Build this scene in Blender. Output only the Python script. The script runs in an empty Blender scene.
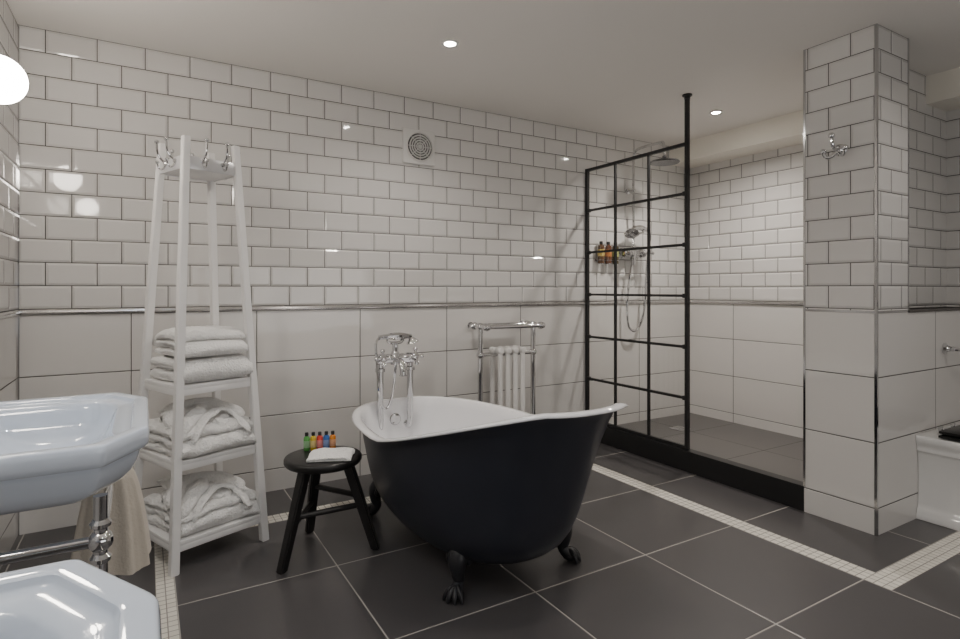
import bpy, bmesh, math, random
from mathutils import Vector, Matrix, noise
random.seed(4)
R = math.radians
PI = math.pi
scene = bpy.context.scene
col = scene.collection

# ------------------------------------------------------------------ room numbers
YB = 3.37; XL = -0.51; XR = 4.17; HC = 2.385; YF = -1.6
CX0, CX1, CY0, CY1 = 2.93, 3.24, 1.32, 1.657
YP = 1.5; RAIL = 1.04
MP = .5875/18

# ------------------------------------------------------------------ materials
def new_mat(name):
    m = bpy.data.materials.new(name); m.use_nodes = True
    nt = m.node_tree
    return m, nt, nt.nodes['Principled BSDF']
def mth(nt, op, a, b=None, c=None):
    n = nt.nodes.new('ShaderNodeMath'); n.operation = op
    for i, v in enumerate((a, b, c)):
        if v is None: continue
        if isinstance(v, (int, float)): n.inputs[i].default_value = v
        else: nt.links.new(v, n.inputs[i])
    return n.outputs[0]
def mixcol(nt, f, a, b):
    n = nt.nodes.new('ShaderNodeMix'); n.data_type = 'RGBA'
    if isinstance(f, (int, float)): n.inputs[0].default_value = f
    else: nt.links.new(f, n.inputs[0])
    for i, v in ((6, a), (7, b)):
        if isinstance(v, tuple): n.inputs[i].default_value = (*v, 1)
        else: nt.links.new(v, n.inputs[i])
    return n.outputs[2]
def maprange(nt, v, a, b, c=0.0, d=1.0, smooth=False):
    n = nt.nodes.new('ShaderNodeMapRange')
    if smooth: n.interpolation_type = 'SMOOTHSTEP'
    nt.links.new(v, n.inputs[0])
    for i, x in enumerate((a, b, c, d)): n.inputs[i+1].default_value = x
    return n.outputs[0]
def bump(nt, bsdf, h, dist, strength=1.0):
    n = nt.nodes.new('ShaderNodeBump'); n.inputs['Strength'].default_value = strength
    n.inputs['Distance'].default_value = dist
    nt.links.new(h, n.inputs['Height']); nt.links.new(n.outputs[0], bsdf.inputs['Normal'])
def noise_tex(nt, scale, detail=3, coord='Object'):
    tc = nt.nodes.new('ShaderNodeTexCoord'); n = nt.nodes.new('ShaderNodeTexNoise')
    n.inputs['Scale'].default_value = scale; n.inputs['Detail'].default_value = detail
    nt.links.new(tc.outputs[coord], n.inputs['Vector'])
    return n.outputs['Fac']
def mat(name, c, rough=0.5, metal=0.0, nscale=0, namp=0.0, bscale=0, bdist=0.0, coat=0.0, emit=None, estr=0, sheen=0):
    m, nt, b = new_mat(name)
    b.inputs['Base Color'].default_value = (*c, 1)
    b.inputs['Roughness'].default_value = rough; b.inputs['Metallic'].default_value = metal
    b.inputs['Coat Weight'].default_value = coat
    if sheen: b.inputs['Sheen Weight'].default_value = sheen
    if nscale:
        f = noise_tex(nt, nscale)
        nt.links.new(mixcol(nt, f, tuple(x*(1-namp) for x in c), tuple(min(1, x*(1+namp)) for x in c)), b.inputs['Base Color'])
    if bscale: bump(nt, b, noise_tex(nt, bscale, 4), bdist)
    if emit:
        b.inputs['Emission Color'].default_value = (*emit, 1); b.inputs['Emission Strength'].default_value = estr
    return m

def wall_tile():
    m, nt, b = new_mat('wall_tile')
    g = nt.nodes.new('ShaderNodeNewGeometry')
    sp = nt.nodes.new('ShaderNodeSeparateXYZ'); nt.links.new(g.outputs['Position'], sp.inputs[0])
    sn = nt.nodes.new('ShaderNodeSeparateXYZ'); nt.links.new(g.outputs['True Normal'], sn.inputs[0])
    X, Y, Z = sp.outputs
    side = mth(nt, 'GREATER_THAN', mth(nt, 'ABSOLUTE', sn.outputs[0]), .5)
    u = mth(nt, 'ADD', mth(nt, 'MULTIPLY', X, mth(nt, 'SUBTRACT', 1.0, side)), mth(nt, 'MULTIPLY', Y, side))
    w, h = .2046, (HC-1.055)/12
    zz = mth(nt, 'SUBTRACT', Z, 1.055)
    rv = mth(nt, 'DIVIDE', zz, h); row = mth(nt, 'FLOOR', rv)
    sh = mth(nt, 'MULTIPLY', mth(nt, 'FLOORED_MODULO', row, 2.0), .5)
    uu = mth(nt, 'ADD', mth(nt, 'DIVIDE', mth(nt, 'ADD', u, .51), w), sh)
    fu = mth(nt, 'FRACT', mth(nt, 'ADD', uu, 20.0)); fv = mth(nt, 'SUBTRACT', rv, row)
    du = mth(nt, 'MULTIPLY', mth(nt, 'MINIMUM', fu, mth(nt, 'SUBTRACT', 1.0, fu)), w)
    dv = mth(nt, 'MULTIPLY', mth(nt, 'MINIMUM', fv, mth(nt, 'SUBTRACT', 1.0, fv)), h)
    d1 = mth(nt, 'MINIMUM', du, dv)
    fu2 = mth(nt, 'FRACT', mth(nt, 'ADD', mth(nt, 'DIVIDE', mth(nt, 'ADD', u, .06), .6), 20.0))
    fv2 = mth(nt, 'FRACT', mth(nt, 'DIVIDE', mth(nt, 'SUBTRACT', RAIL, Z), .305))
    d2 = mth(nt, 'MINIMUM', mth(nt, 'MULTIPLY', mth(nt, 'MINIMUM', fu2, mth(nt, 'SUBTRACT', 1.0, fu2)), .6),
             mth(nt, 'MULTIPLY', mth(nt, 'MINIMUM', fv2, mth(nt, 'SUBTRACT', 1.0, fv2)), .305))
    up = mth(nt, 'GREATER_THAN', Z, RAIL+.005)
    dn = mth(nt, 'SUBTRACT', 1.0, up)
    g1 = maprange(nt, d1, .0017, .0022, 1, 0); g2 = maprange(nt, d2, .0016, .0022, 1, 0)
    gr = mth(nt, 'ADD', mth(nt, 'MULTIPLY', g1, up), mth(nt, 'MULTIPLY', g2, dn))
    h1 = maprange(nt, d1, .0022, .0120); h2 = maprange(nt, d2, .001, .004, 0, .6)
    hh = mth(nt, 'ADD', mth(nt, 'MULTIPLY', h1, up), mth(nt, 'MULTIPLY', h2, dn))
    tc = nt.nodes.new('ShaderNodeTexNoise'); tc.inputs['Scale'].default_value = 6; tc.inputs['Detail'].default_value = 1
    nt.links.new(g.outputs['Position'], tc.inputs['Vector'])
    hh = mth(nt, 'ADD', hh, mth(nt, 'MULTIPLY', tc.outputs['Fac'], .18))
    cmb = nt.nodes.new('ShaderNodeCombineXYZ'); nt.links.new(mth(nt, 'FLOOR', uu), cmb.inputs[0]); nt.links.new(row, cmb.inputs[1]); nt.links.new(side, cmb.inputs[2])
    wn = nt.nodes.new('ShaderNodeTexWhiteNoise'); nt.links.new(cmb.outputs[0], wn.inputs[0])
    tile = mixcol(nt, wn.outputs[0], (.70, .685, .667), (.74, .725, .707))
    tile = mixcol(nt, dn, tile, (.74, .722, .70))
    nt.links.new(mixcol(nt, gr, tile, (.040, .036, .034)), b.inputs['Base Color'])
    nt.links.new(maprange(nt, gr, 0, 1, .05, .8), b.inputs['Roughness'])
    bump(nt, b, hh, .0042, 1.0)
    return m
def square_tile(name, pitch, x0, y0, gw, tile_a, tile_b, grout, rough, bd=.001):
    m, nt, b = new_mat(name)
    g = nt.nodes.new('ShaderNodeNewGeometry')
    sp = nt.nodes.new('ShaderNodeSeparateXYZ'); nt.links.new(g.outputs['Position'], sp.inputs[0])
    ds = []; cells = []
    for s, o in ((sp.outputs[0], x0), (sp.outputs[1], y0)):
        q = mth(nt, 'ADD', mth(nt, 'DIVIDE', mth(nt, 'SUBTRACT', s, o), pitch), 200.0)
        f = mth(nt, 'FRACT', q); cells.append(mth(nt, 'FLOOR', q))
        ds.append(mth(nt, 'MULTIPLY', mth(nt, 'MINIMUM', f, mth(nt, 'SUBTRACT', 1.0, f)), pitch))
    d = mth(nt, 'MINIMUM', *ds)
    gr = maprange(nt, d, gw*.8, gw*1.2, 1, 0)
    cmb = nt.nodes.new('ShaderNodeCombineXYZ'); nt.links.new(cells[0], cmb.inputs[0]); nt.links.new(cells[1], cmb.inputs[1])
    wn = nt.nodes.new('ShaderNodeTexWhiteNoise'); nt.links.new(cmb.outputs[0], wn.inputs[0])
    nz = nt.nodes.new('ShaderNodeTexNoise'); nz.inputs['Scale'].default_value = 3; nz.inputs['Detail'].default_value = 6
    nt.links.new(g.outputs['Position'], nz.inputs['Vector'])
    f = mth(nt, 'ADD', mth(nt, 'MULTIPLY', wn.outputs[0], .55), mth(nt, 'MULTIPLY', nz.outputs['Fac'], .45))
    nt.links.new(mixcol(nt, gr, mixcol(nt, f, tile_a, tile_b), grout), b.inputs['Base Color'])
    nt.links.new(maprange(nt, gr, 0, 1, rough, .85), b.inputs['Roughness'])
    bump(nt, b, maprange(nt, d, gw, gw*2.5), bd, .8)
    return m

MT = wall_tile()
MFLOOR = square_tile('floor_tile', .5875, .1, 1.15, .0026, (.074, .070, .072), (.096, .091, .093), (.50, .475, .44), .30)
MSHOW = square_tile('shower_floor_tile', .5875, .1, 1.15, .002, (.105, .099, .097), (.13, .123, .12), (.04, .037, .035), .36)
MMOS = square_tile('mosaic_tile', MP, .1, 1.15, .0019, (.75, .715, .64), (.88, .85, .775), (.34, .32, .285), .35)
MCEIL = mat('ceiling_paint', (.86, .832, .79), .85, nscale=1.5, namp=.012, bscale=120, bdist=.0003)
MBULK = mat('bulkhead_paint', (.92, .885, .80), .8, nscale=1.5, namp=.012)
MFRONT = mat('dark_wall_paint', (.20, .19, .18), .6, nscale=2, namp=.05)
CHROME = mat('chrome', (.70, .70, .71), .06, 1.0, nscale=5, namp=.03)
PLATEM = mat('pale_metal_plate', (.78, .78, .79), .28, .5, nscale=5, namp=.03)
ROSEM = mat('rose_chrome', (.20, .20, .21), .25, 1.0, nscale=60, namp=.2)
RAILM = mat('dado_trim', (.60, .59, .58), .18, .85, nscale=5, namp=.03)
STRIPM = mat('chrome_corner_strip', (.55, .55, .56), .12, 1.0, nscale=5, namp=.03)
BLACKM = mat('black_metal', (.012, .012, .013), .42, 0, nscale=20, namp=.2)
NAVY = mat('bath_paint', (.0265, .0295, .0420), .36, 0, nscale=4, namp=.10, bscale=60, bdist=.0002)
FOOTM = mat('cast_iron_foot', (.019, .019, .023), .36, 0, nscale=30, namp=.3, bscale=50, bdist=.002)
ENAMEL = mat('white_enamel', (.88, .88, .90), .08, 0, nscale=2, namp=.01, coat=.4)
CERAMIC = mat('basin_ceramic_cool_lit', (.75, .82, .93), .05, 0, nscale=2, namp=.01, coat=.6)  # white ceramic; the bluish cast of cool light is put into its colour
CERW = mat('toilet_ceramic', (.82, .82, .81), .07, 0, nscale=2, namp=.01, coat=.5)
WPAINT = mat('white_paint', (.88, .87, .86), .38, 0, nscale=8, namp=.03)
RADW = mat('radiator_enamel', (.86, .85, .83), .2, 0, nscale=8, namp=.02)
STOOLM = mat('black_wood', (.014, .013, .013), .4, 0, nscale=12, namp=.4, bscale=40, bdist=.0006)
TOWEL = mat('white_terry', (.955, .945, .925), .95, 0, nscale=90, namp=.05, bscale=120, bdist=.009, sheen=.5)
TOWELB = mat('cream_terry', (.72, .66, .57), .95, 0, nscale=25, namp=.03, bscale=160, bdist=.002, sheen=.3)
SEATBLK = mat('black_seat', (.012, .012, .012), .25, 0, nscale=10, namp=.2)
PLASTIC = mat('white_plastic', (.76, .75, .73), .4, 0, nscale=8, namp=.03)
GRILLE = mat('grille_plastic', (.60, .595, .585), .4, 0, nscale=8, namp=.03)
VDARK = mat('vent_dark', (.10, .10, .10), .6, 0, nscale=8, namp=.1)
LAMPG = mat('opal_glass', (.95, .93, .9), .2, 0, nscale=4, namp=.01, emit=(1, .92, .82), estr=42)
LENS = mat('lamp_lens', (.95, .93, .9), .2, 0, nscale=4, namp=.01, emit=(1, .95, .87), estr=170)
CAPB = mat('black_cap', (.015, .015, .015), .35, 0, nscale=10, namp=.2)
def glass_mat():
    m = bpy.data.materials.new('clear_glass'); m.use_nodes = True
    nt = m.node_tree; nt.nodes.clear()
    o = nt.nodes.new('ShaderNodeOutputMaterial'); mx = nt.nodes.new('ShaderNodeMixShader')
    t = nt.nodes.new('ShaderNodeBsdfTransparent'); t.inputs[0].default_value = (.95, .96, .957, 1)
    gl = nt.nodes.new('ShaderNodeBsdfGlossy'); gl.inputs['Roughness'].default_value = .01
    fr = nt.nodes.new('ShaderNodeFresnel'); fr.inputs[0].default_value = 1.45
    nt.links.new(fr.outputs[0], mx.inputs[0]); nt.links.new(t.outputs[0], mx.inputs[1]); nt.links.new(gl.outputs[0], mx.inputs[2])
    nt.links.new(mx.outputs[0], o.inputs[0])
    return m
GLASS = glass_mat()

# ------------------------------------------------------------------ geometry helpers
def box(bm, x0, x1, y0, y1, z0, z1, bev=0.0, seg=2):
    r = bmesh.ops.create_cube(bm, size=1.0)
    vs = r['verts']
    for v in vs:
        v.co = Vector((x0 + (v.co.x+.5)*(x1-x0), y0 + (v.co.y+.5)*(y1-y0), z0 + (v.co.z+.5)*(z1-z0)))
    if bev:
        es = list({e for v in vs for e in v.link_edges})
        bmesh.ops.bevel(bm, geom=es, offset=bev, segments=seg, affect='EDGES', profile=.5)
def loft(bm, loops, cap0=True, cap1=True, closed=True, ringclosed=False):
    L = [[bm.verts.new(p) for p in lp] for lp in loops]
    n = len(L[0])
    pairs = list(zip(L[:-1], L[1:]))
    if ringclosed: pairs.append((L[-1], L[0]))
    for a, b in pairs:
        for i in range(n if closed else n-1):
            j = (i+1) % n
            bm.faces.new((a[i], a[j], b[j], b[i]))
    if cap0 and not ringclosed: bm.faces.new(list(reversed(L[0])))
    if cap1 and not ringclosed: bm.faces.new(L[-1])
    return L
def tube(bm, pts, r, seg=10, closed=False):
    pts = [Vector(p) for p in pts]; n = len(pts)
    rs = list(r) if isinstance(r, (list, tuple)) else [r]*n
    while len(rs) < n: rs.append(rs[-1])
    T = []
    for i in range(n):
        if closed: t = pts[(i+1) % n] - pts[i-1]
        else: t = pts[min(i+1, n-1)] - pts[max(i-1, 0)]
        T.append(t.normalized())
    ref = Vector((0, 0, 1)) if abs(T[0].z) < .9 else Vector((1, 0, 0))
    N = (ref - T[0]*ref.dot(T[0])).normalized()
    loops = []
    for i in range(n):
        N = (N - T[i]*N.dot(T[i])).normalized()
        B = T[i].cross(N)
        loops.append([pts[i] + (N*math.cos(2*PI*k/seg) + B*math.sin(2*PI*k/seg))*rs[i] for k in range(seg)])
    loft(bm, loops, ringclosed=closed)
def smooth(pts, k=6, closed=False):
    P = [Vector(p) for p in pts]; n = len(P); out = []
    rng = range(n if closed else n-1)
    for i in rng:
        if closed: a, b, c, d = P[i-1], P[i], P[(i+1) % n], P[(i+2) % n]
        else: a, b, c, d = P[max(i-1, 0)], P[i], P[i+1], P[min(i+2, n-1)]
        for q in range(k):
            t = q/k
            out.append(.5*((2*b) + (c-a)*t + (2*a-5*b+4*c-d)*t*t + (3*b-a-3*c+d)*t**3))
    if not closed: out.append(P[-1])
    return out
def lathe(bm, prof, c=(0, 0, 0), axis=(0, 0, 1), seg=24):
    a = Vector(axis).normalized(); ref = Vector((1, 0, 0)) if abs(a.x) < .9 else Vector((0, 1, 0))
    e1 = (ref - a*ref.dot(a)).normalized(); e2 = a.cross(e1); c = Vector(c)
    loops = [[c + a*z + (e1*math.cos(2*PI*k/seg) + e2*math.sin(2*PI*k/seg))*max(r, 1e-4) for k in range(seg)] for r, z in prof]
    loft(bm, loops)
def ball(bm, c, r, sx=1, sy=1, sz=1, seg=14):
    res = bmesh.ops.create_uvsphere(bm, u_segments=seg, v_segments=max(8, seg//2+2), radius=r)
    for v in res['verts']: v.co = Vector((v.co.x*sx, v.co.y*sy, v.co.z*sz)) + Vector(c)
def B(): return bmesh.new()
def obj(name, bm, m, parent=None, loc=None, rot=None, sharp=35, flat=False, label=None):
    bmesh.ops.recalc_face_normals(bm, faces=bm.faces[:])
    me = bpy.data.meshes.new(name); bm.to_mesh(me); bm.free()
    if not flat:
        me.shade_smooth(); me.set_sharp_from_angle(angle=R(sharp))
    for q in (m if isinstance(m, list) else [m]): me.materials.append(q)
    o = bpy.data.objects.new(name, me); col.objects.link(o)
    if parent: o.parent = parent
    if loc: o.location = loc
    if rot: o.rotation_euler = rot
    if label: o['label'] = label
    return o
def tag(o, label, cat, group=None):
    o['label'] = label; o['category'] = cat
    if group: o['group'] = group
    return o
def thing(name, label, cat, loc=(0, 0, 0), rz=0, group=None):
    o = bpy.data.objects.new(name, None); col.objects.link(o)
    o.location = loc; o.rotation_euler = (0, 0, rz); o.empty_display_size = .1
    return tag(o, label, cat, group)
def dup(root, loc, label, rz=None):
    r = root.copy(); col.objects.link(r); r.location = loc; r['label'] = label
    if rz is not None: r.rotation_euler = (0, 0, rz)
    for ch in list(root.children):
        c = ch.copy(); col.objects.link(c); c.parent = r
        for g in list(ch.children):
            d = g.copy(); col.objects.link(d); d.parent = c
    return r
def struct(name, bm, m, **k):
    o = obj(name, bm, m, flat=True, **k); o['kind'] = 'structure'; return o
def sbox(name, m, *a):
    bm = B(); box(bm, *a); return struct(name, bm, m)

# ------------------------------------------------------------------ the setting
def build_floor():
    xs = [XL, .1-2*MP, .1, 2.45, 2.45+3*MP, XR]; ys = [YF, 1.15-3*MP, 1.15, 2.9125, 2.9125+3*MP, YB]
    bm = B()
    V = [[bm.verts.new((x, y, 0)) for y in ys] for x in xs]
    for i in range(5):
        for j in range(5):
            f = bm.faces.new((V[i][j], V[i+1][j], V[i+1][j+1], V[i][j+1]))
            mos = (i == 1 and j <= 3) or (j == 3 and 1 <= i <= 3) or (i == 3 and 1 <= j <= 3) or (j == 1 and i >= 3)
            f.material_index = 1 if mos else 0
    struct('floor', bm, [MFLOOR, MMOS])
build_floor()
sbox('floor_shower', MSHOW, 2.995, XR, CY1, YB, 0, .05)
sbox('wall_back', MT, XL-.1, XR+.1, YB, YB+.1, 0, HC)
sbox('wall_left', MT, XL-.1, XL, YF, YB, 0, HC)
sbox('wall_right', MT, XR, XR+.1, YF, YB, 0, HC)
sbox('wall_front', MFRONT, XL-.1, XR+.1, YF-.1, YF, 0, HC)
sbox('wall_column', MT, CX0, CX1, CY0, CY1, 0, HC)
sbox('wall_partition', MT, CX1, XR, YP, CY1, 0, HC)
sbox('wall_ledge', MT, CX1, XR, CY0, YP, 0, RAIL)
sbox('ceiling', MCEIL, XL-.1, XR+.1, YF, YB+.1, HC, HC+.08)
sbox('trim_1', MBULK, 3.9, XR, CY1, YB, 2.223, HC)
sbox('trim_2', MBULK, 3.9, XR, YF, YP, 2.223, HC)
sbox('trim_3', BLACKM, 2.93, 2.995, CY1, YB, 0, .13)
def rail(name, axis, a0, a1, c, sgn, m=RAILM, k=1.0):
    bm = B()
    prof = [(0, -.014), (.008, -.014), (.012, -.009), (.014, -.001), (.012, .007), (.007, .013), (0, .013)]
    loops = []
    for a in (a0, a1):
        loops.append([((a, c+sgn*p*k, RAIL+q*k) if axis == 'x' else (c+sgn*p*k, a, RAIL+q*k)) for p, q in prof])
    loft(bm, loops); struct(name, bm, m)
rail('trim_4', 'x', XL, XR, YB, -1)
rail('trim_5', 'y', YF, YB, XL, 1)
rail('trim_8', 'y', CY1, YB, XR, -1)
MDARKR = mat('dark_ledge_trim', (.10, .09, .085), .25, .6, nscale=5, namp=.05)
rail('trim_9', 'x', CX1, XR, CY0, -1, MDARKR, .55)
rail('trim_10', 'y', YF, CY0, XR, -1)
def flat_strip(name, *a): sbox(name, STRIPM, *a)
flat_strip('trim_6', CX0-.0025, CX0, CY0, CY1, RAIL-.004, RAIL+.008)
flat_strip('trim_7', CX0, CX1, CY0-.0025, CY0, RAIL-.004, RAIL+.008)
flat_strip('trim_11', CX0-.003, CX0+.009, CY0-.003, CY0+.009, 0, HC)
flat_strip('trim_12', CX1-.008, CX1+.003, CY0-.003, CY0+.008, RAIL, HC)
flat_strip('trim_13', XL, XL+.006, YB-.006, YB, 0, HC)
flat_strip('trim_14', CX0-.003, CX0+.006, CY1-.008, CY1+.003, .13, HC)

# ------------------------------------------------------------------ bath
def build_bath():
    t = thing('bathtub', 'freestanding black slipper bath with white enamel inside and claw feet', 'bathtub', (1.24, 2.2, 0))
    HL, HW, NE, SEG = .815, .402, 2.4, 96
    ZB = .094
    def rz(y):
        s = max(0, min(1, -y/HL+.05))
        return .524 + .230*s**1.15
    def ring(sa, sn, sf, tt, zb, inset=0.0, zoff=0):
        out = []
        for k in range(SEG):
            th = 2*PI*k/SEG; c, s = math.cos(th), math.sin(th)
            ex = 2/NE
            ux = math.copysign(abs(c)**ex, c); uy = math.copysign(abs(s)**ex, s)
            yr = uy*HL
            x = ux*(HW-inset)*sa; y = uy*(HL-inset)*(sn if uy < 0 else sf)
            out.append(Vector((x, y, rz(yr)*(1-tt) + zb*tt + zoff)))
        return out
    T = [0, .04, .1, .22, .35, .48, .60, .71, .80, .875, .93, .97, 1.0]
    SA = [1, .966, .950, .926, .902, .878, .852, .820, .780, .725, .660, .575, .425]
    SN = [1, .960, .930, .880, .836, .797, .764, .730, .695, .650, .595, .525, .395]
    SF = [1, .985, .975, .958, .944, .926, .905, .878, .84, .785, .72, .635, .48]
    bm = B()
    L = [ring(SA[i], SN[i], SF[i], T[i], ZB) for i in range(len(T))]
    L.append([Vector((p.x*.3, p.y*.3, ZB-.003)) for p in L[-1]])
    loft(bm, L, cap0=False)
    obj('outer_shell', bm, NAVY, t, sharp=60)
    bm = B()
    L = [ring(SA[i], SN[i], SF[i], T[i], ZB+.035, .02) for i in range(len(T))]
    L.append([Vector((p.x*.3, p.y*.3, ZB+.032)) for p in L[-1]])
    loft(bm, L, cap0=False)
    obj('inner_shell', bm, ENAMEL, t, sharp=60, label='white enamel inside of the bath')
    bm = B()
    r0 = ring(1, 1, 1, 0, 0, .0); loops = []
    n = len(r0)
    for k in range(n):
        p = r0[k]; tg = (r0[(k+1) % n]-r0[k-1]).normalized()
        o = Vector((tg.y, -tg.x, 0)).normalized()
        prof = [(-.023, -.008), (-.021, -.001), (-.010, .004), (.006, .005), (.018, .002), (.0235, -.003), (.021, -.0075), (.010, -.009), (.0, -.008), (-.012, -.009)]
        loops.append([p + o*a + Vector((0, 0, b)) for a, b in prof])
    loft(bm, loops, ringclosed=True)
    obj('rolled_rim', bm, ENAMEL, t, sharp=80, label='white rolled rim')
    for sx, sy in ((-1, -1), (1, -1), (-1, 1), (1, 1)):
        bm = B()
        yo = .2 if sy > 0 else 0
        P = [(.165, -.275, .185), (.200, -.308, .174), (.230, -.334, .136), (.233, -.338, .090), (.226, -.334, .055), (.244, -.350, .028)]
        if sx > 0: P = [(x+.060, y+.02, z) for x, y, z in P]
        P = [(sx*x, (y if sy < 0 else -y+yo), z) for x, y, z in P]
        path = smooth(P, 5); n = len(path)
        key = [.032, .045, .039, .027, .022, .028]
        rs = []
        for i in range(n):
            f = i/(n-1)*5; a = min(int(f), 4); rs.append(key[a]+(key[a+1]-key[a])*(f-a))
        tube(bm, path, rs, 12)
        px, py = P[-1][0], P[-1][1]
        base = math.atan2(sy*.6, sx*.8)
        ball(bm, (px+.008*math.cos(base), py+.008*math.sin(base), .021), .028, 1.0, 1.0, .74)
        for k in (-1.5, -.5, .5, 1.5):
            a = base + k*.55
            c0 = Vector((px, py, 0)); dv = Vector((math.cos(a), math.sin(a), 0))
            tube(bm, smooth([c0+dv*.008+Vector((0, 0, .046)), c0+dv*.029+Vector((0, 0, .039)), c0+dv*.045+Vector((0, 0, .020)), c0+dv*.052+Vector((0, 0, .003))], 4), [.012, .012, .012, .0115, .011, .011, .0105, .010, .009, .008, .006, .005, .003], 8)
        d = Vector((sx*.8, sy*.6, 0)); tt = Vector((-d.y, d.x, 0)); c0 = Vector(P[1])
        for q in (-1, 1):
            tube(bm, smooth([c0+Vector((0, 0, -.02)), c0+tt*q*.048+Vector((0, 0, -.004))-d*.002, c0+tt*q*.090+Vector((0, 0, .018))-d*.014, c0+tt*q*.115+Vector((0, 0, .052))-d*.022], 5), [.031, .029, .028, .027, .025, .024, .022, .021, .02, .018, .016, .015, .013, .011, .008, .005], 10)
            ball(bm, c0 + tt*q*.080 + Vector((0, 0, -.008)) + d*.004, .017, 1, 1, 1, 10)
            ball(bm, c0 + tt*q*.040 + d*.022 + Vector((0, 0, -.042)), .015, 1, 1, 1.3, 10)
            ball(bm, c0 + tt*q*.028 + d*.036 + Vector((0, 0, .010)), .012, 1, 1, 1.2, 10)
            ball(bm, c0 + tt*q*.052 + d*.024 + Vector((0, 0, .004)), .011, 1, 1, 1.2, 10)
        ball(bm, c0 + d*.038 + Vector((0, 0, -.010)), .016, 1, 1, 1.6, 10)
        obj('claw_foot', bm, FOOTM, t, sharp=60)
    bm = B(); lathe(bm, [(0, 0), (.03, 0), (.033, .004), (.028, .009), (.012, .011), (0, .011)], (-.04, .752, .425), (0, -1, .1))
    obj('overflow', bm, CHROME, t, label='round chrome overflow')
    bm = B(); lathe(bm, [(0, 0), (.034, 0), (.034, .004), (.02, .007), (0, .007)], (0, .25, ZB+.033)); obj('waste', bm, CHROME, t)
build_bath()

# ------------------------------------------------------------------ bath tap, its two pipes run down inside the far end of the bath
def cross_handle(bm, c, axis, r=.03, k=1.0):
    a = Vector(axis).normalized(); ref = Vector((1, 0, 0)) if abs(a.x) < .8 else Vector((0, 0, 1))
    e1 = (ref-a*ref.dot(a)).normalized(); e2 = a.cross(e1); c = Vector(c)
    lathe(bm, [(.016*k, 0), (.018*k, .006), (.011*k, .016), (.009*k, .04), (.013*k, .046), (.013*k, .056), (.008, .06), (0, .061)], c, a, 14)
    cc = c + a*.05
    for e in (e1, e2):
        tube(bm, [cc-e*r, cc+e*r], .0058*k, 8)
        for q in (-1, 1): ball(bm, cc+e*r*q, .009*k, seg=10)
def build_bath_tap():
    Z0 = .385
    t = thing('bath_mixer_tap', 'chrome bath shower mixer with two upright pipes at the far end of the bath', 'tap', (1.19, 2.925, Z0))
    z = lambda v: v - Z0
    for s in (-1, 1):
        bm = B(); tube(bm, smooth([(s*.088, .032, z(.385)), (s*.088, .012, z(.388)), (s*.088, 0, z(.41)), (s*.088, 0, z(.5)), (s*.088, 0, z(.65)), (s*.088, 0, z(.75))], 5), .0185, 14)
        lathe(bm, [(.03, 0), (.03, .005), (.019, .012)], (s*.088, .033, z(.385)), (0, -1, 0), 18)
        lathe(bm, [(.0185, 0), (.028, .004), (.028, .02), (.0185, .026)], (s*.088, 0, z(.695)))
        obj('standpipe', bm, CHROME, t)
    bm = B(); lathe(bm, [(.014, -.11), (.029, -.105), (.032, -.070), (.025, -.052), (.025, .052), (.032, .070), (.029, .105), (.014, .11)], (0, 0, z(.765)), (1, 0, 0))
    lathe(bm, [(.029, -.03), (.033, 0), (.026, .025), (.018, .045), (.017, .088)], (0, 0, z(.765)))
    body = obj('mixer_body', bm, CHROME, t)
    for s in (-1, 1):
        bm = B(); cross_handle(bm, (s*.09, -.018, z(.768)), (s*.1, -.95, .25), .038, 1.4); obj('cross_handle', bm, CHROME, body)
    bm = B(); tube(bm, smooth([(0, -.01, z(.76)), (0, -.05, z(.764)), (0, -.09, z(.75)), (0, -.108, z(.71)), (0, -.11, z(.685))], 5), [.017]*20+[.022], 12)
    obj('spout', bm, CHROME, body)
    bm = B()
    tube(bm, [(0, 0, z(.84)), (0, 0, z(.856))], .018, 12)
    for s in (-1, 1): tube(bm, smooth([(0, 0, z(.852)), (s*.03, 0, z(.854)), (s*.045, 0, z(.868)), (s*.045, 0, z(.892))], 4), .009, 8)
    obj('cradle', bm, CHROME, body)
    bm = B()
    tube(bm, smooth([(.095, 0, z(.884)), (.06, 0, z(.888)), (0, 0, z(.889)), (-.06, 0, z(.888)), (-.095, 0, z(.884))], 4), [.014, .014, .014, .015, .017, .019, .022, .022, .022, .019, .017, .015, .014, .014, .014, .014, .014], 10)
    lathe(bm, [(.011, 0), (.02, -.010), (.034, -.024), (.036, -.032), (.03, -.035), (0, -.035)], (.094, -.004, z(.88)), (-.25, .1, 1))
    obj('hand_shower', bm, CHROME, t)
    bm = B(); tube(bm, smooth([(-.095, 0, z(.882)), (-.116, -.012, z(.855)), (-.118, -.026, z(.78)), (-.112, -.028, z(.68)), (-.100, -.028, z(.56)), (-.068, -.026, z(.50)), (-.035, -.022, z(.54)), (-.010, -.012, z(.65)), (0, -.006, z(.745))], 6), .0070, 8)
    obj('shower_hose', bm, CHROME, t)
build_bath_tap()

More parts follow.
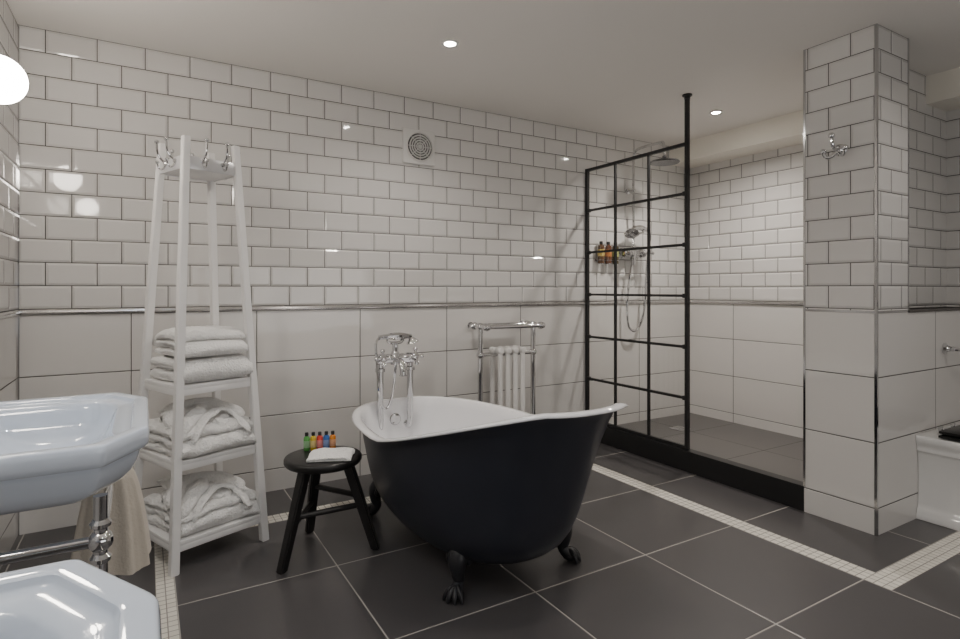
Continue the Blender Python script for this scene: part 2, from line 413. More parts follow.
# ------------------------------------------------------------------ towel radiator
def build_radiator():
    t = thing('towel_radiator', 'chrome traditional towel rail radiator with white columns on back wall', 'radiator', (2.13, 3.225, 0))
    for s in (-1, 1):
        bm = B(); tube(bm, [(s*.215, 0, 0), (s*.215, 0, .9)], .018, 14)
        lathe(bm, [(.03, 0), (.03, .008), (.019, .016)], (s*.215, 0, 0))
        for z in (.71, .16): ball(bm, (s*.215, 0, z), .027)
        obj('post', bm, CHROME, t)
        bm = B(); tube(bm, [(s*.215, -.09, .9), (s*.215, .085, .9)], .016, 12)
        for y in (-.09, 0, .075): ball(bm, (s*.215, y, .9), .026)
        tube(bm, [(s*.215, .07, .9), (s*.215, .135, .9)], .009, 10)
        lathe(bm, [(.024, .129), (.024, .135)], (s*.215, 0, .9), (0, 1, 0))
        obj('end_bracket', bm, CHROME, t)
    for y in (-.09, .075):
        bm = B(); tube(bm, [(-.225, y, .9), (.225, y, .9)], .0155, 12)
        for s in (-1, 1): ball(bm, (s*.23, y, .9), .022)
        obj('towel_bar', bm, CHROME, t)
    for z in (.71, .16):
        bm = B(); tube(bm, [(-.215, 0, z), (.215, 0, z)], .016, 12); obj('cross_bar', bm, CHROME, t)
    for k in range(4):
        x = -.089 + k*.0605
        bm = B()
        for y in (-.05, .05):
            tube(bm, [(x, y, .15), (x, y, .735)], .0165, 14)
        for z in (.14, .735):
            tube(bm, smooth([(x, -.072, z), (x, -.06, z), (x, 0, z), (x, .06, z), (x, .072, z)], 4), [.008, .015, .019, .021, .022]+[.022]*7+[.021, .019, .015, .008], 14)
        for z in (.14, .735): tube(bm, [(x-.03, 0, z), (x+.03, 0, z)], .016, 12)
        obj('radiator_column', bm, RADW, t, label='white radiator column')
build_radiator()

# ------------------------------------------------------------------ stool
SX, SY = .676, 2.492
def build_stool():
    t = thing('stool', 'black round three-legged wooden stool beside the bath', 'stool', (SX, SY, 0))
    bm = B(); lathe(bm, [(0, .383), (.15, .383), (.16, .388), (.166, .398), (.166, .41), (.162, .417), (.15, .42), (0, .42)], seg=48); obj('seat', bm, STOOLM, t, sharp=50)
    ft = [(-.2, -.112), (.203, -.108), (-.006, .222)]
    legs = []
    for fx, fy in ft:
        bm = B(); a = Vector((fx*.46, fy*.46, .384)); b = Vector((fx, fy, 0))
        d = Vector((fx, fy, 0)).normalized(); e = Vector((-d.y, d.x, 0)); loops = []
        for p, h in ((b, .0185), (a, .0225)):
            loops.append([p-d*h-e*h, p+d*h-e*h, p+d*h+e*h, p-d*h+e*h])
        loft(bm, loops)
        bmesh.ops.bevel(bm, geom=bm.edges[:], offset=.006, segments=3, affect='EDGES')
        obj('leg', bm, STOOLM, t); legs.append((a, b))
    q = lambda i, z: legs[i][1].lerp(legs[i][0], z/.384)
    for i, j, z in ((0, 1, .2), (1, 2, .24), (2, 0, .16)):
        bm = B(); tube(bm, [q(i, z), q(j, z)], .0125, 10); obj('stretcher', bm, STOOLM, t)
build_stool()

def fabric_fold(w, d, h, layers, amp=.004, nv=16, seed=0, freq=9, nl=13, fine=.6, sag=0.0, pile=.002):
    """one long cloth folded zig-zag, fold ends at +-x, extruded along y"""
    th = h/layers; r = th/2; path = []
    for i in range(layers):
        z = th*(i+.5); dirn = 1 if i % 2 == 0 else -1
        for k in range(nl):
            path.append(Vector((dirn*(-w/2+r+(w-2*r)*k/(nl-1)), 0, z)))
        if i < layers-1:
            for k in range(1, 8):
                a = -PI/2 + PI*k/8
                path.append(Vector((dirn*(w/2-r+r*math.cos(a)), 0, z+r+r*math.sin(a))))
    n = len(path); left, right = [], []
    for i in range(n):
        tg = (path[min(i+1, n-1)]-path[max(i-1, 0)]).normalized(); nn = Vector((-tg.z, 0, tg.x))
        left.append(path[i]+nn*r*.97); right.append(path[i]-nn*r*.97)
    tgs = (path[0]-path[1]).normalized(); tge = (path[-1]-path[-2]).normalized()
    def endcap(p, tg):
        nn = Vector((-tg.z, 0, tg.x)); return [p + tg*r*.85*math.sin(a) + nn*r*.97*math.cos(a) for a in (PI*.2, PI*.35, PI*.5, PI*.65, PI*.8)]
    prof = left + endcap(path[-1], tge) + right[::-1] + endcap(path[0], tgs)
    er = min(r*1.15, d*.25)
    fr = [(-d/2 + er*(1-math.cos(PI/2*k/6))) for k in range(7)]
    mid = [(-d/2+er) + (d-2*er)*k/(nv-8) for k in range(1, nv-8)]
    ys = fr + mid + [-y for y in fr[::-1]]
    loops = []
    for y in ys:
        e = d/2-abs(y)
        s = 1.0 if e >= er else math.sqrt(max(0, 1-((er-e)/er)**2))
        lp = []
        for p in prof:
            li = min(layers-1, max(0, int(p.z/th))); zc = th*(li+.5)
            q = Vector((p.x, y, zc+(p.z-zc)*(.3+.7*s)))
            v = noise.noise_vector(q*freq+Vector((seed*3.1, seed, 0)))*amp*2 + noise.noise_vector(q*25+Vector((seed, 0, 4)))*amp*fine + noise.noise_vector(q*80+Vector((seed, 9, 4)))*pile
            v.z *= .8 if q.z > .012 else 0
            q += v
            if sag: q.z -= sag*(q.z/h)*((2*p.x/w)**4*.6+(2*y/d)**4*.6)
            q.z = max(q.z, .0005)
            lp.append(q)
        loops.append(lp)
    bm = B(); loft(bm, loops); return bm

def build_stool_things():
    o = obj('flannel', fabric_fold(.18, .145, .026, 2, .004, 34, 3, 14, 26, .8, .012, .002), TOWEL, loc=(SX+.018, SY-.052, .4205), rot=(0, 0, R(-24)), sharp=80)
    tag(o, 'white folded flannel lying on the black stool', 'flannel')
    specs = [((.10, .38, .08), 'small green toiletry bottle at the left end of the row on the stool'),
             ((.70, .50, .03), 'small yellow toiletry bottle on the stool, second from the left'),
             ((.70, .05, .03), 'small red toiletry bottle in the middle of the row on the stool'),
             ((.04, .16, .52), 'small blue toiletry bottle on the stool, second from the right'),
             ((.75, .25, .02), 'small orange toiletry bottle at the right end of the row on the stool')]
    for k, (c, lab) in enumerate(specs):
        x = SX - .005 + .048*.26 + (k-2)*.0285*.96; y = SY + .088 - (k-2)*.0285*.27
        t = thing('toiletry_bottle', lab, 'bottle', (x, y, .4205), 0, 'toiletry bottles on the stool')
        m = mat('bottle_liquid', c, .2, 0, nscale=20, namp=.1, coat=.5)
        bm = B(); lathe(bm, [(0, 0), (.012, 0), (.0138, .003), (.0138, .056), (.011, .062), (.006, .064), (.006, .067), (0, .067)], seg=16); bo = obj('bottle_body', bm, m, t)
        bm = B(); lathe(bm, [(.0139, .014), (.0141, .015), (.0141, .044), (.0139, .045)], seg=16)
        obj('bottle_label', bm, mat('bottle_paper', tuple(min(1, x*.7+.2) for x in c), .5, nscale=60, namp=.3), bo)
        bm = B(); lathe(bm, [(0, .066), (.0075, .066), (.008, .068), (.008, .079), (.007, .081), (0, .081)], seg=14); obj('bottle_cap', bm, CAPB, t)
build_stool_things()

# ------------------------------------------------------------------ towel rack
RX, RY, RROT = .21, 2.84, R(22)
def rk(x, y, z):
    c, s = math.cos(RROT), math.sin(RROT)
    return (RX + x*c - y*s, RY + x*s + y*c, z)
def build_rack():
    t = thing('towel_stand', 'white painted tapering wooden towel stand with three shelves and hooks', 'towel stand', (RX, RY, 0), RROT)
    S = lambda z: .2*(1-.45*z/1.8)
    for sx in (-1, 1):
        for sy in (-1, 1):
            bm = B(); loops = []
            for z in (0, 1.8):
                s = S(z); cx, cy = sx*s, sy*s; hw = .0165 if z == 0 else .0145
                loops.append([(cx-hw, cy-hw, z), (cx+hw, cy-hw, z), (cx+hw, cy+hw, z), (cx-hw, cy+hw, z)])
            loft(bm, loops)
            bmesh.ops.bevel(bm, geom=bm.edges[:], offset=.0025, segments=2, affect='EDGES')
            obj('leg', bm, WPAINT, t)
    for z in (.75, .445, .125):
        s = S(z)+.006
        bm = B(); box(bm, -s, s, -s, s, z-.018, z, .003)
        k = s
        for a in ((-k, k, -k, -k+.02), (-k, k, k-.02, k), (-k, -k+.02, -k+.02, k-.02), (k-.02, k, -k+.02, k-.02)):
            box(bm, *a, z-.042, z-.017, .002)
        obj('shelf', bm, WPAINT, t)
    s = S(1.7)+.004
    bm = B(); box(bm, -s, s, -s, s, 1.665, 1.70, .004); obj('top_board', bm, WPAINT, t)
    for a in range(4):
        M4 = Matrix.Rotation(a*PI/2, 4, 'Z')
        bm = B(); y = -s
        box(bm, -s+.015, s-.015, y-.004, y, 1.662, 1.718, .0015)
        bm.transform(M4); pl = obj('hook_plate', bm, PLATEM, t, label='pale metal hook plate')
        for hx in (-.045, .045):
            bm = B()
            lathe(bm, [(.0, 0), (.011, 0), (.011, .004), (.007, .008), (0, .009)], (hx, y-.004, 1.70), (0, -1, 0), 14)
            tube(bm, smooth([(hx, y-.004, 1.705), (hx, y-.02, 1.712), (hx, y-.038, 1.738), (hx, y-.042, 1.782)], 5), .005, 8); ball(bm, (hx, y-.042, 1.787), .010, seg=10)
            tube(bm, smooth([(hx, y-.004, 1.695), (hx, y-.016, 1.675), (hx, y-.032, 1.675), (hx, y-.04, 1.697)], 5), .0045, 8); ball(bm, (hx, y-.04, 1.70), .0085, seg=10)
            bm.transform(M4); obj('coat_hook', bm, CHROME, pl, label='chrome coat hook')
build_rack()
def place_towel(bm, x, y, z, rz, label, name='folded_towel', cat='towel', group='towels folded on the white stand'):
    o = obj(name, bm, TOWEL, loc=rk(x, y, z), rot=(0, 0, RROT+rz), sharp=80)
    return tag(o, label, cat, group)
place_towel(fabric_fold(.31, .30, .106, 2, .006, 60, 1, 7, 40, .6, .012, .003), 0, -.005, .7515, R(-90), 'thick white folded towel lying lower of two on the top shelf of the stand')
place_towel(fabric_fold(.30, .29, .124, 3, .007, 60, 2, 6, 40, .6, .03, .003), .003, -.008, .859, R(-94), 'thick white folded towel on top of the pile on the uppermost shelf')
def build_robe(z, hgt, seed, label):
    t = thing('bathrobe', label, 'bathrobe', rk(0, 0, z), RROT, 'folded bathrobes on the white stand')
    obj('robe_body', fabric_fold(.365, .345, hgt*.80, 3, .011, 60, seed, 7, 40, .9, .03, .003), TOWEL, t, rot=(0, 0, R(-90)), sharp=80)
    bm = fabric_fold(.31, .26, hgt*.46, 1, .017, 56, seed+5, 10, 40, 1.0, .03, .003)
    obj('robe_sleeve', bm, TOWEL, t, loc=(.0, .02, hgt*.62), rot=(R(3), R(-4), R(70)), sharp=80)
    def flap(name, P, w0, thick, seed2):
        pp = smooth(P, 10); loops = []; n = len(pp)
        for i, p in enumerate(pp):
            tg = (pp[min(i+1, n-1)]-pp[max(i-1, 0)]).normalized(); sd = tg.cross(Vector((0, 0, 1))).normalized(); up = sd.cross(tg)
            w = w0*(1+.35*noise.noise(p*14+Vector((seed2, 0, 0)))); f = i/(n-1); e = math.sqrt(max(.03, 1-abs(2*f-1)**8))
            lp = []
            for k in range(26):
                a = 2*PI*k/26
                q = p + sd*w*e*math.cos(a) + up*thick*e*math.sin(a)
                q += noise.noise_vector(q*15+Vector((0, seed2, 0)))*.008 + noise.noise_vector(q*80)*.003
                lp.append(q)
            loops.append(lp)
        bm = B(); loft(bm, loops); obj(name, bm, TOWEL, t, sharp=80)
    flap('robe_belt', [(-.12, -.186, hgt*.36), (-.09, -.176, hgt*.70), (-.03, -.14, hgt*.97), (.04, -.11, hgt*1.04), (.09, -.13, hgt*.90), (.12, -.19, hgt*.54), (.125, -.194, hgt*.26)], .021, .009, seed)
    flap('robe_collar', [(-.155, -.11, hgt*.76), (-.11, -.03, hgt*.98), (-.04, .03, hgt*1.06), (.03, .03, hgt*1.06), (.10, -.03, hgt*.96), (.155, -.1, hgt*.74)], .044, .031, seed+3)
    flap('robe_cuff', [(-.17, -.14, hgt*.48), (-.12, -.13, hgt*.82), (-.05, -.08, hgt*1.0), (.01, -.01, hgt*1.04)], .036, .025, seed+7)
build_robe(.4465, .162, 8, 'white bathrobe folded in a loose heap on the middle shelf of the stand')
build_robe(.1265, .145, 15, 'white bathrobe folded in a loose heap on the bottom shelf of the stand')

# ------------------------------------------------------------------ basins
def outline(ins, y0=-.305, y1=.305, x0=0., x1=.5, cx=.07, cy=.125, rad=.025, back=0.0, k=6):
    P = [Vector((x0+back, y0, 0)), Vector((x1-cx, y0, 0)), Vector((x1, y0+cy, 0)), Vector((x1, y1-cy, 0)), Vector((x1-cx, y1, 0)), Vector((x0+back, y1, 0))]
    n = len(P); lines = []
    for i in range(n):
        a, b = P[i], P[(i+1) % n]; d = (b-a).normalized(); nn = Vector((-d.y, d.x, 0))
        lines.append((a+nn*ins, d))
    Q = []
    for i in range(n):
        p, d = lines[i-1]; q, e = lines[i]
        den = d.x*e.y-d.y*e.x; w = q-p; s = (w.x*e.y-w.y*e.x)/den
        Q.append(p+d*s)
    out = []
    for i in range(n):
        a, b, c = Q[i-1], Q[i], Q[(i+1) % n]
        r = min(rad, (a-b).length*.45, (c-b).length*.45)
        p0 = b+(a-b).normalized()*r; p2 = b+(c-b).normalized()*r
        for j in range(k+1):
            t = j/k; out.append(p0*(1-t)**2 + b*2*t*(1-t) + p2*t*t)
    return out
def build_basin(yc, label):
    t = thing('washbasin', label, 'basin', (XL+.002, yc, 0), 0, 'white washbasins on the left wall')
    ZT = .873; bm = B(); L = []
    def add(ins, z, back=0., rad=.010, **k): L.append([Vector((p.x, p.y, z)) for p in outline(ins, back=back, rad=rad, x1=.515, **k)])
    R2 = .014
    add(.20, ZT-.132, rad=R2); add(.14, ZT-.131, rad=R2); add(.10, ZT-.126, rad=R2); add(.07, ZT-.116, rad=R2); add(.046, ZT-.102, rad=R2)
    add(.030, ZT-.085, rad=.012); add(.021, ZT-.067); add(.0165, ZT-.053); add(.0155, ZT-.047); add(.015, ZT-.043); add(.0055, ZT-.0405); add(.0015, ZT-.036); add(0, ZT-.030); add(-.001, ZT-.013); add(.0005, ZT-.004); add(.003, ZT-.0008); add(.006, ZT)
    add(.026, ZT-.0005); add(.029, ZT-.0015); add(.0315, ZT-.007); add(.0345, ZT-.0095)
    add(.045, ZT-.0105, .02); R3 = .03
    add(.062, ZT-.0125, .10, R3); add(.067, ZT-.017, .106, R3); add(.073, ZT-.032, .112, R3); add(.081, ZT-.055, .118, R3); add(.094, ZT-.077, .125, .04); add(.117, ZT-.092, .13, .045); add(.15, ZT-.100, .125, .045); add(.19, ZT-.103, .1, .03)
    loft(bm, L); o = obj('basin_body', bm, CERAMIC, t, sharp=38)
    bm = B(); lathe(bm, [(0, 0), (.024, 0), (.024, .003), (.01, .005), (0, .005)], (.29, 0, ZT-.1025)); obj('waste', bm, CHROME, o)
    for s in (-1, 1):
        bm = B(); lathe(bm, [(.022, 0), (.022, .006), (.014, .012), (.013, .05), (.018, .056), (.012, .07)], (.07, s*.1, ZT-.013), seg=16)
        tube(bm, smooth([(.07, s*.1, ZT+.03), (.11, s*.1, ZT+.04), (.15, s*.1, ZT+.03), (.16, s*.1, ZT+.01)], 4), .009, 10)
        tp = obj('basin_tap', bm, CHROME, t)
        bm = B(); cross_handle(bm, (.07, s*.1, ZT+.05), (0, 0, 1), .026); obj('cross_handle', bm, CHROME, tp)
    return t
b1 = build_basin(1.505, 'white console washbasin with clipped corners nearest the towel stand')
b2 = dup(b1, (XL+.006, .412, 0), 'white console washbasin in the near corner, cut by the bottom of the photo')
def build_stand(yc, label):
    t = thing('basin_stand', label, 'basin stand', (XL, yc, 0), 0, 'chrome stands under the washbasins')
    ZR = .690
    for s in (-1, 1):
        bm = B(); y = s*.262; x = .44
        tube(bm, [(x, y, 0), (x, y, .773)], .0115, 14)
        lathe(bm, [(.028, 0), (.028, .006), (.015, .02), (.0105, .03)], (x, y, 0), seg=18)
        ball(bm, (x, y, ZR), .021); lathe(bm, [(.0115, -.04), (.016, -.037), (.0175, -.03), (.0125, -.023)], (x, y, ZR), seg=16)
        lathe(bm, [(.0115, .023), (.017, .027), (.018, .033), (.013, .04)], (x, y, ZR), seg=16)
        obj('leg', bm, CHROME, t)
        bm = B(); tube(bm, [(.003, y, ZR), (x, y, ZR)], .0105, 12); lathe(bm, [(.028, .003), (.028, .009), (.012, .018)], (0, y, ZR), (1, 0, 0), 16); obj('side_rail', bm, CHROME, t)
    bm = B(); tube(bm, [(.44, -.262, ZR), (.44, .262, ZR)], .0095, 12); obj('front_rail', bm, CHROME, t)
    return t
s1 = build_stand(1.505, 'chrome stand under the farther washbasin with a cream towel on its rail')
s2 = dup(s1, (XL, .412, 0), 'chrome stand under the near washbasin at the bottom left of the photo')
def build_hanging_towel():
    bm = B(); loops = []
    yc, hy = 1.665, .072; N = 120
    for j in range(27):
        f = j/26; z = .475 + (.716-.475)*f
        hx = .064*(1-f)**.35 + .016
        xc = XL+.44 - .001*(1-f)
        close = 1.0 if f < .93 else math.sqrt(max(.02, 1-((f-.93)/.07)**2))
        lp = []
        for k in range(N):
            th = 2*PI*k/N; c, s = math.cos(th), math.sin(th); ex = 2/3.4
            ux = math.copysign(abs(c)**ex, c); uy = math.copysign(abs(s)**ex, s)
            fold = (1-f)**.4
            wv = 1 + fold*(.075*math.sin(th*9)+.035*math.sin(th*14+1.3))
            x = xc + ux*hx*close*wv; y = yc + uy*hy*(.85+.15*(1-f))*close*wv
            zz = z + (1-f)*.010*math.sin(th*2+.6)
            lp.append(Vector((x, y, zz)))
        loops.append(lp)
    loft(bm, loops)
    o = obj('hand_towel', bm, TOWELB, sharp=80)
    tag(o, 'cream hand towel hanging over the chrome rail under the farther washbasin', 'towel')
build_hanging_towel()

# ------------------------------------------------------------------ globe lamps
GX = .096
def build_lamp(y, label):
    t = thing('wall_lamp', label, 'lamp', (XL, y, 1.838), 0, 'globe wall lamps above the basins')
    bm = B(); lathe(bm, [(0, .0005), (.05, .0005), (.05, .008), (.04, .014), (.034, .02), (.034, .03), (0, .03)], (0, 0, 0), (1, 0, 0)); obj('bracket', bm, CHROME, t)
    bm = B(); ball(bm, (GX, 0, 0), .078, seg=40); obj('globe', bm, LAMPG, t, sharp=80, label='glowing opal glass globe')
build_lamp(2.40, 'glowing round opal globe wall lamp above the farther washbasin')
build_lamp(.95, 'round opal globe wall lamp between the two washbasins, out of the photo')

# ------------------------------------------------------------------ extractor fan
def build_fan():
    t = thing('extractor_fan', 'white square wall extractor fan with a round grille on the metro tiles', 'extractor fan', (1.53, YB, 2.07))
    bm = B(); box(bm, -.112, .112, -.022, -.001, -.112, .112, .006); pl = obj('fan_plate', bm, PLASTIC, t)
    bm = B(); lathe(bm, [(.093, .022), (.096, .033), (.091, .038), (.086, .033), (.086, .023)], (0, 0, 0), (0, -1, 0), 36); rg = obj('grille_ring', bm, PLASTIC, t)
    bm = B(); lathe(bm, [(0, .0225), (.087, .0225), (.087, .024), (0, .024)], (0, 0, 0), (0, -1, 0), 36); obj('fan_opening', bm, VDARK, pl, label='dark opening behind the grille')
    bm = B()
    for r in (.024, .040, .056, .072):
        tube(bm, [(r*math.cos(2*PI*k/32), -.033, r*math.sin(2*PI*k/32)) for k in range(32)], .005, 6, closed=True)
    for a in range(4): tube(bm, [(.088*math.cos(a*PI/4), -.032, .088*math.sin(a*PI/4)), (-.088*math.cos(a*PI/4), -.032, -.088*math.sin(a*PI/4))], .0025, 6)
    lathe(bm, [(0, .028), (.014, .028), (.014, .036), (0, .037)], (0, 0, 0), (0, -1, 0), 18)
    obj('grille', bm, GRILLE, rg)
build_fan()

# ------------------------------------------------------------------ downlights
def build_down(x, y, label, first=None):
    t = thing('downlight', label, 'ceiling light', (x, y, HC), 0, 'recessed ceiling downlights')
    bm = B(); lathe(bm, [(.028, -.001), (.028, -.006), (.042, -.006), (.045, -.001)], seg=28); obj('bezel', bm, PLASTIC, t)
    bm = B(); lathe(bm, [(0, -.001), (.0275, -.001), (.0275, -.004), (0, -.004)], seg=24); obj('lamp_lens', bm, LENS, t)
    return t
build_down(1.317, 2.516, 'lit recessed downlight in the ceiling above the bath')
build_down(3.427, 2.55, 'lit recessed downlight in the ceiling above the shower')

# ------------------------------------------------------------------ shower screen
def build_screen():
    X, Y0, Y1, Z0, Z1 = 2.962, YB-.001, 2.415, .131, 2.083
    t = thing('shower_screen', 'black framed glass grid shower screen with a post to the ceiling', 'shower screen', (X, Y0, Z0))
    W = Y1-Y0; H = Z1-Z0
    bm = B(); box(bm, -.012, .012, -.024, 0, 0, H); obj('wall_post', bm, BLACKM, t)
    bm = B(); box(bm, -.012, .012, W-.011, W+.011, 0, HC-Z0-.001)
    lathe(bm, [(.03, HC-Z0-.01), (.03, HC-Z0-.001)], (0, W, 0), seg=24); lathe(bm, [(.018, HC-Z0-.028), (.018, HC-Z0-.01)], (0, W, 0), seg=24)
    obj('ceiling_post', bm, BLACKM, t)
    for i in range(7):
        z = H*i/6; h = .0105 if i in (0, 6) else .0082
        z = min(max(z, h), H-h)
        bm = B(); box(bm, -.010, .010, W, -.02, z-h, z+h)
        if 0 < i < 6:
            for y in (-.03, W+.018): box(bm, -.015, .015, y-.010, y+.010, z-.014, z+.014, .003)
        obj('glazing_bar', bm, BLACKM, t)
    for k in (1, 2):
        bm = B(); box(bm, -.009, .009, W*k/3-.0068, W*k/3+.0068, 0, H); obj('mullion', bm, BLACKM, t)
    bm = B()
    vs = [bm.verts.new(p) for p in ((0, -.01, .005), (0, W, .005), (0, W, H-.005), (0, -.01, H-.005))]; bm.faces.new(vs)
    obj('glass', bm, GLASS, t, flat=True, label='clear glass panes')
build_screen()

# ------------------------------------------------------------------ shower fittings
def build_shower():
    t = thing('shower_mixer', 'chrome exposed shower with overhead rose and hand shower behind the glass', 'shower', (3.405, YB, 0))
    ZV = 1.44
    bm = B(); lathe(bm, [(.02, -.12), (.036, -.11), (.04, -.065), (.028, -.05), (.028, .05), (.04, .065), (.036, .11), (.02, .12)], (0, -.065, ZV), (1, 0, 0))
    for s in (-1, 1): lathe(bm, [(.042, .001), (.042, .008), (.022, .016), (.019, .065)], (s*.08, 0, ZV), (0, -1, 0), 18)
    lathe(bm, [(.03, 0), (.024, .04), (.015, .07)], (0, -.065, ZV))
    lathe(bm, [(.015, -.10), (.025, -.055), (.03, 0)], (0, -.065, ZV)); body = obj('valve_body', bm, CHROME, t)
    for s in (-1, 1):
        bm = B(); cross_handle(bm, (s*.085, -.10, ZV), (0, -1, 0), .046, 1.4); obj('cross_handle', bm, CHROME, body)
    bm = B(); tube(bm, smooth([(0, -.065, ZV+.05), (0, -.065, 1.7), (0, -.065, 2.16), (0, -.085, 2.255), (0, -.15, 2.275), (0, -.33, 2.275), (0, -.375, 2.262), (0, -.385, 2.17)], 5), .011, 12)
    tube(bm, [(0, -.002, 1.95), (0, -.065, 1.95)], .008, 10); lathe(bm, [(.024, .001), (.024, .008), (.01, .014)], (0, 0, 1.95), (0, -1, 0), 18); ball(bm, (0, -.065, 1.95), .017)
    riser = obj('riser_pipe', bm, CHROME, t)
    bm = B(); lathe(bm, [(.014, .04), (.02, .025), (.05, .010), (.105, -.002), (.112, -.010), (.106, -.017), (0, -.017)], (0, -.385, 2.125), seg=32); obj('shower_rose', bm, ROSEM, riser, label='wide round overhead shower rose')
    bm = B(); ball(bm, (0, -.065, 1.585), .028)
    tube(bm, smooth([(0, -.065, 1.585), (0, -.11, 1.585), (0, -.125, 1.6)], 4), .011, 8)
    for s in (-1, 1): tube(bm, smooth([(0, -.125, 1.595), (s*.035, -.125, 1.6), (s*.05, -.125, 1.615), (s*.05, -.125, 1.64)], 4), .009, 8)
    obj('cradle', bm, CHROME, t)
    bm = B(); tube(bm, smooth([(.11, -.13, 1.615), (.05, -.13, 1.635), (.0, -.13, 1.64), (-.05, -.13, 1.635), (-.085, -.135, 1.618)], 4), [.016, .016, .016, .017, .019, .02, .022, .022, .022, .02, .019], 10)
    lathe(bm, [(.016, .015), (.036, -.005), (.054, -.025), (.057, -.033), (.048, -.036), (0, -.036)], (-.1, -.14, 1.612), (.35, .45, .8), 22); obj('hand_shower', bm, CHROME, t)
    bm = B(); tube(bm, smooth([(.11, -.13, 1.615), (.135, -.12, 1.56), (.125, -.09, 1.3), (.11, -.08, 1.0), (.065, -.07, .85), (0, -.07, .81), (-.06, -.07, .86), (-.075, -.07, 1.02), (-.05, -.07, 1.22), (-.015, -.065, 1.35)], 6), .0105, 8); obj('shower_hose', bm, CHROME, t)
build_shower()
def build_dispensers():
    SXB = 3.155; SP = .076
    t = thing('bottle_holder', 'chrome wall holder carrying the shower soap bottles', 'bottle holder', (SXB, YB, 1.35))
    bm = B(); box(bm, -.105, .105, -.006, -.001, .02, .034, .002)
    for k in (-1, 0, 1):
        c = (k*SP, -.042)
        tube(bm, [(c[0]+.0305*math.cos(2*PI*i/24), c[1]+.0305*math.sin(2*PI*i/24), .027) for i in range(24)], .0022, 6, closed=True)
        lathe(bm, [(0, -.004), (.027, -.004), (.027, 0), (0, 0)], (c[0], c[1], 0), seg=20)
        tube(bm, [(c[0], -.004, .027), (c[0], -.012, .027)], .004, 8)
        tube(bm, [(c[0], -.005, .03), (c[0], -.008, .0), (c[0], -.02, -.002)], .003, 6)
    obj('holder_frame', bm, CHROME, t)
    for k, (c, l, lab) in enumerate((((.11, .045, .012), (.55, .40, .10), 'dark amber soap bottle with yellow label, left in the shower wall holder'),
                                  ((.13, .040, .012), (.50, .19, .05), 'dark amber soap bottle with orange label, middle in the shower wall holder'),
                                  ((.08, .055, .014), (.34, .36, .12), 'dark amber soap bottle with pale green label, right in the shower wall holder'))):
        b = thing('soap_bottle', lab, 'bottle', (SXB+(k-1)*SP, YB-.042, 1.3505), 0, 'soap bottles in the shower')
        bm = B(); lathe(bm, [(0, 0), (.0235, 0), (.0265, .004), (.0265, .128), (.023, .140), (.012, .147), (.012, .152), (0, .152)], seg=20); bo = obj('bottle_body', bm, mat('amber_plastic', c, .2, nscale=10, namp=.1, coat=.4), b)
        bm = B(); lathe(bm, [(.0268, .056), (.027, .058), (.027, .108), (.0268, .11)], seg=20); obj('bottle_label', bm, mat('soap_label', l, .5, nscale=40, namp=.3), bo)
        bm = B(); lathe(bm, [(0, .151), (.0135, .151), (.0145, .154), (.0145, .172), (.012, .174), (0, .174)], seg=16); obj('bottle_cap', bm, CAPB, b)
build_dispensers()
bm = B(); box(bm, -.06, .06, -.06, .06, 0, .004, .001)
for k in range(5): box(bm, -.045, .045, -.046+k*.0205, -.036+k*.0205, .004, .006)
o = obj('shower_drain', bm, CHROME, loc=(3.62, 3.02, .0505)); tag(o, 'square metal drain grate in the shower floor', 'drain')

# ------------------------------------------------------------------ robe hook on column
def build_hook():
    t = thing('robe_hook', 'chrome double robe hook on the tiled column', 'hook', (CX0, 1.48, 1.83))
    bm = B(); lathe(bm, [(0, .001), (.03, .001), (.03, .006), (.02, .012), (.012, .022), (0, .024)], (0, 0, 0), (-1, 0, 0), 24); obj('rose', bm, CHROME, t)
    bm = B(); tube(bm, smooth([(-.02, 0, 0), (-.05, 0, .0), (-.075, 0, .02), (-.08, 0, .055)], 5), .0085, 10); ball(bm, (-.08, 0, .06), .0155)
    for s in (-1, 1):
        tube(bm, smooth([(-.02, 0, -.004), (-.035, s*.02, -.03), (-.05, s*.04, -.035), (-.058, s*.05, -.01)], 5), .008, 10); ball(bm, (-.058, s*.05, -.005), .014)
    obj('hook_arms', bm, CHROME, t)
build_hook()
def build_flush():
    t = thing('flush_lever', 'chrome flush lever on the large tiles above the toilet', 'flush lever', (3.64, CY0, .835))
    bm = B(); lathe(bm, [(0, .001), (.03, .001), (.03, .007), (.018, .014), (.013, .03), (.013, .045), (0, .047)], (0, 0, 0), (0, -1, 0), 24); obj('rose', bm, CHROME, t)
    bm = B(); tube(bm, smooth([(0, -.04, 0), (.03, -.055, -.004), (.07, -.062, -.008), (.1, -.062, -.006)], 5), .0095, 10); ball(bm, (.105, -.062, -.006), .016); obj('lever', bm, CHROME, t)
build_flush()
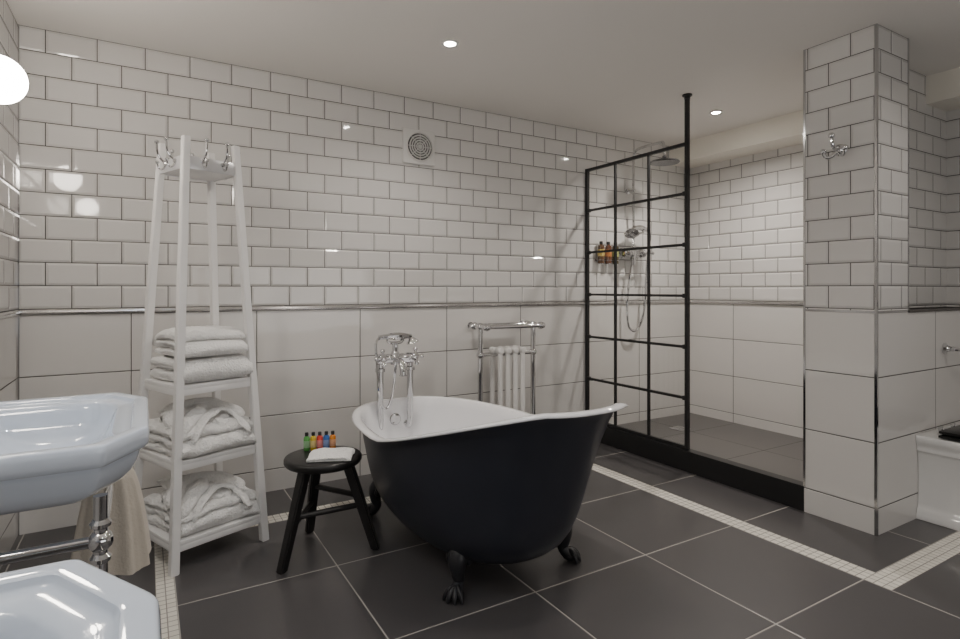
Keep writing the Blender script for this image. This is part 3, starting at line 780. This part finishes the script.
def build_toilet():
    t = thing('toilet', 'white ceramic toilet with black seat against the tiled half wall', 'toilet', (3.505, CY0-.002, 0))
    def d_ring(hw, ln, z, y0=0, k=14):
        pts = [Vector((hw, y0, z)), Vector((hw, -(ln-hw)*.5, z))]
        for i in range(k+1):
            a = PI*i/k; pts.append(Vector((hw*math.cos(a), -(ln-hw)-hw*math.sin(a)*1.0, z)))
        pts += [Vector((-hw, -(ln-hw)*.5, z)), Vector((-hw, y0, z))]
        return pts
    bm = B()
    spec = [(.17, .43, 0), (.186, .45, .002), (.186, .45, .028), (.182, .445, .034), (.182, .445, .046), (.172, .43, .056), (.166, .42, .08), (.163, .42, .2), (.165, .445, .28), (.169, .475, .325), (.172, .49, .338), (.179, .50, .342), (.180, .505, .352), (.176, .50, .358), (.180, .51, .372), (.187, .525, .384), (.190, .532, .392), (.190, .532, .412), (.186, .526, .419), (.17, .51, .42)]
    L = [d_ring(*s) for s in spec]
    L += [d_ring(.125, .45, .418, -.16), d_ring(.115, .44, .38, -.17), d_ring(.08, .36, .26, -.2)]
    loft(bm, L); obj('pan', bm, CERW, t, sharp=50)
    dz = .026
    bm = B(); loft(bm, [d_ring(.17, .515, .397+dz, -.1), d_ring(.182, .53, .401+dz, -.09), d_ring(.182, .53, .411+dz, -.09), d_ring(.172, .52, .416+dz, -.1)]); obj('seat', bm, SEATBLK, t, sharp=50, label='black toilet seat')
    bm = B(); loft(bm, [d_ring(.165, .51, .417+dz, -.1), d_ring(.178, .525, .42+dz, -.09), d_ring(.178, .525, .432+dz, -.09), d_ring(.15, .49, .44+dz, -.11)]); lid = obj('lid', bm, SEATBLK, t, sharp=50, label='black toilet lid')
    for s in (-1, 1):
        bm = B(); lathe(bm, [(.016, 0), (.016, .004), (.01, .01), (.01, .035)], (s*.07, -.06, .394+dz), seg=14); tube(bm, [(s*.07-.015, -.06, .425+dz), (s*.07+.015, -.06, .425+dz)], .009, 10)
        tube(bm, [(s*.07, -.06, .425+dz), (s*.07, -.1, .425+dz)], .006, 8); obj('hinge', bm, CHROME, t)
build_toilet()

# ------------------------------------------------------------------ lights
def spot(x, y, power, c=(1, .92, .84), ang=150, rad=.035, bl=.85):
    l = bpy.data.lights.new('downlight_and_fill', 'SPOT'); l.energy = power; l.color = c; l.spot_size = R(ang); l.spot_blend = bl; l.shadow_soft_size = rad
    o = bpy.data.objects.new('downlight_and_fill', l); col.objects.link(o); o.location = (x, y, HC-.012)
def area(loc, target, sx, sy, power, c, shape='RECTANGLE'):
    l = bpy.data.lights.new('fill_light', 'AREA'); l.shape = shape; l.size = sx
    if shape == 'RECTANGLE': l.size_y = sy
    l.energy = power; l.color = c
    o = bpy.data.objects.new('fill_light', l); col.objects.link(o); o.location = loc
    o.rotation_euler = (Vector(target)-Vector(loc)).to_track_quat('-Z', 'Y').to_euler()
for x, y, p, r in ((1.317, 2.516, 54, .06), (3.427, 2.55, 100, .05), (1.3, .9, 30, .06), (3.0, .6, 26, .06), (2.6, -.8, 16, .06), (.8, -.8, 16, .06)): spot(x, y, p, rad=r)
spot(-.05, .95, 21, (.70, .85, 1))  # added cool fill spot that brightens the basins, no ceiling fitting here
area((1.6, -1.5, 1.2), (1.6, 1.2, 2.3), 2.6, 1.4, 22, (1, .975, .95))  # unseen soft fill added behind the camera to lift the ceiling, no window
w = bpy.data.worlds.new('world'); scene.world = w; w.use_nodes = True
w.node_tree.nodes['Background'].inputs[0].default_value = (1, .985, .96, 1)
w.node_tree.nodes['Background'].inputs[1].default_value = .3

# ------------------------------------------------------------------ camera
cd = bpy.data.cameras.new('camera'); cam = bpy.data.objects.new('camera', cd); col.objects.link(cam)
cam.location = (0, 0, 1.15); cam.rotation_euler = (R(90), 0, R(-30.67))
cd.sensor_width = 36; cd.lens = 565/960*36; cd.shift_y = -30.5/960; cd.clip_start = .02
scene.camera = cam
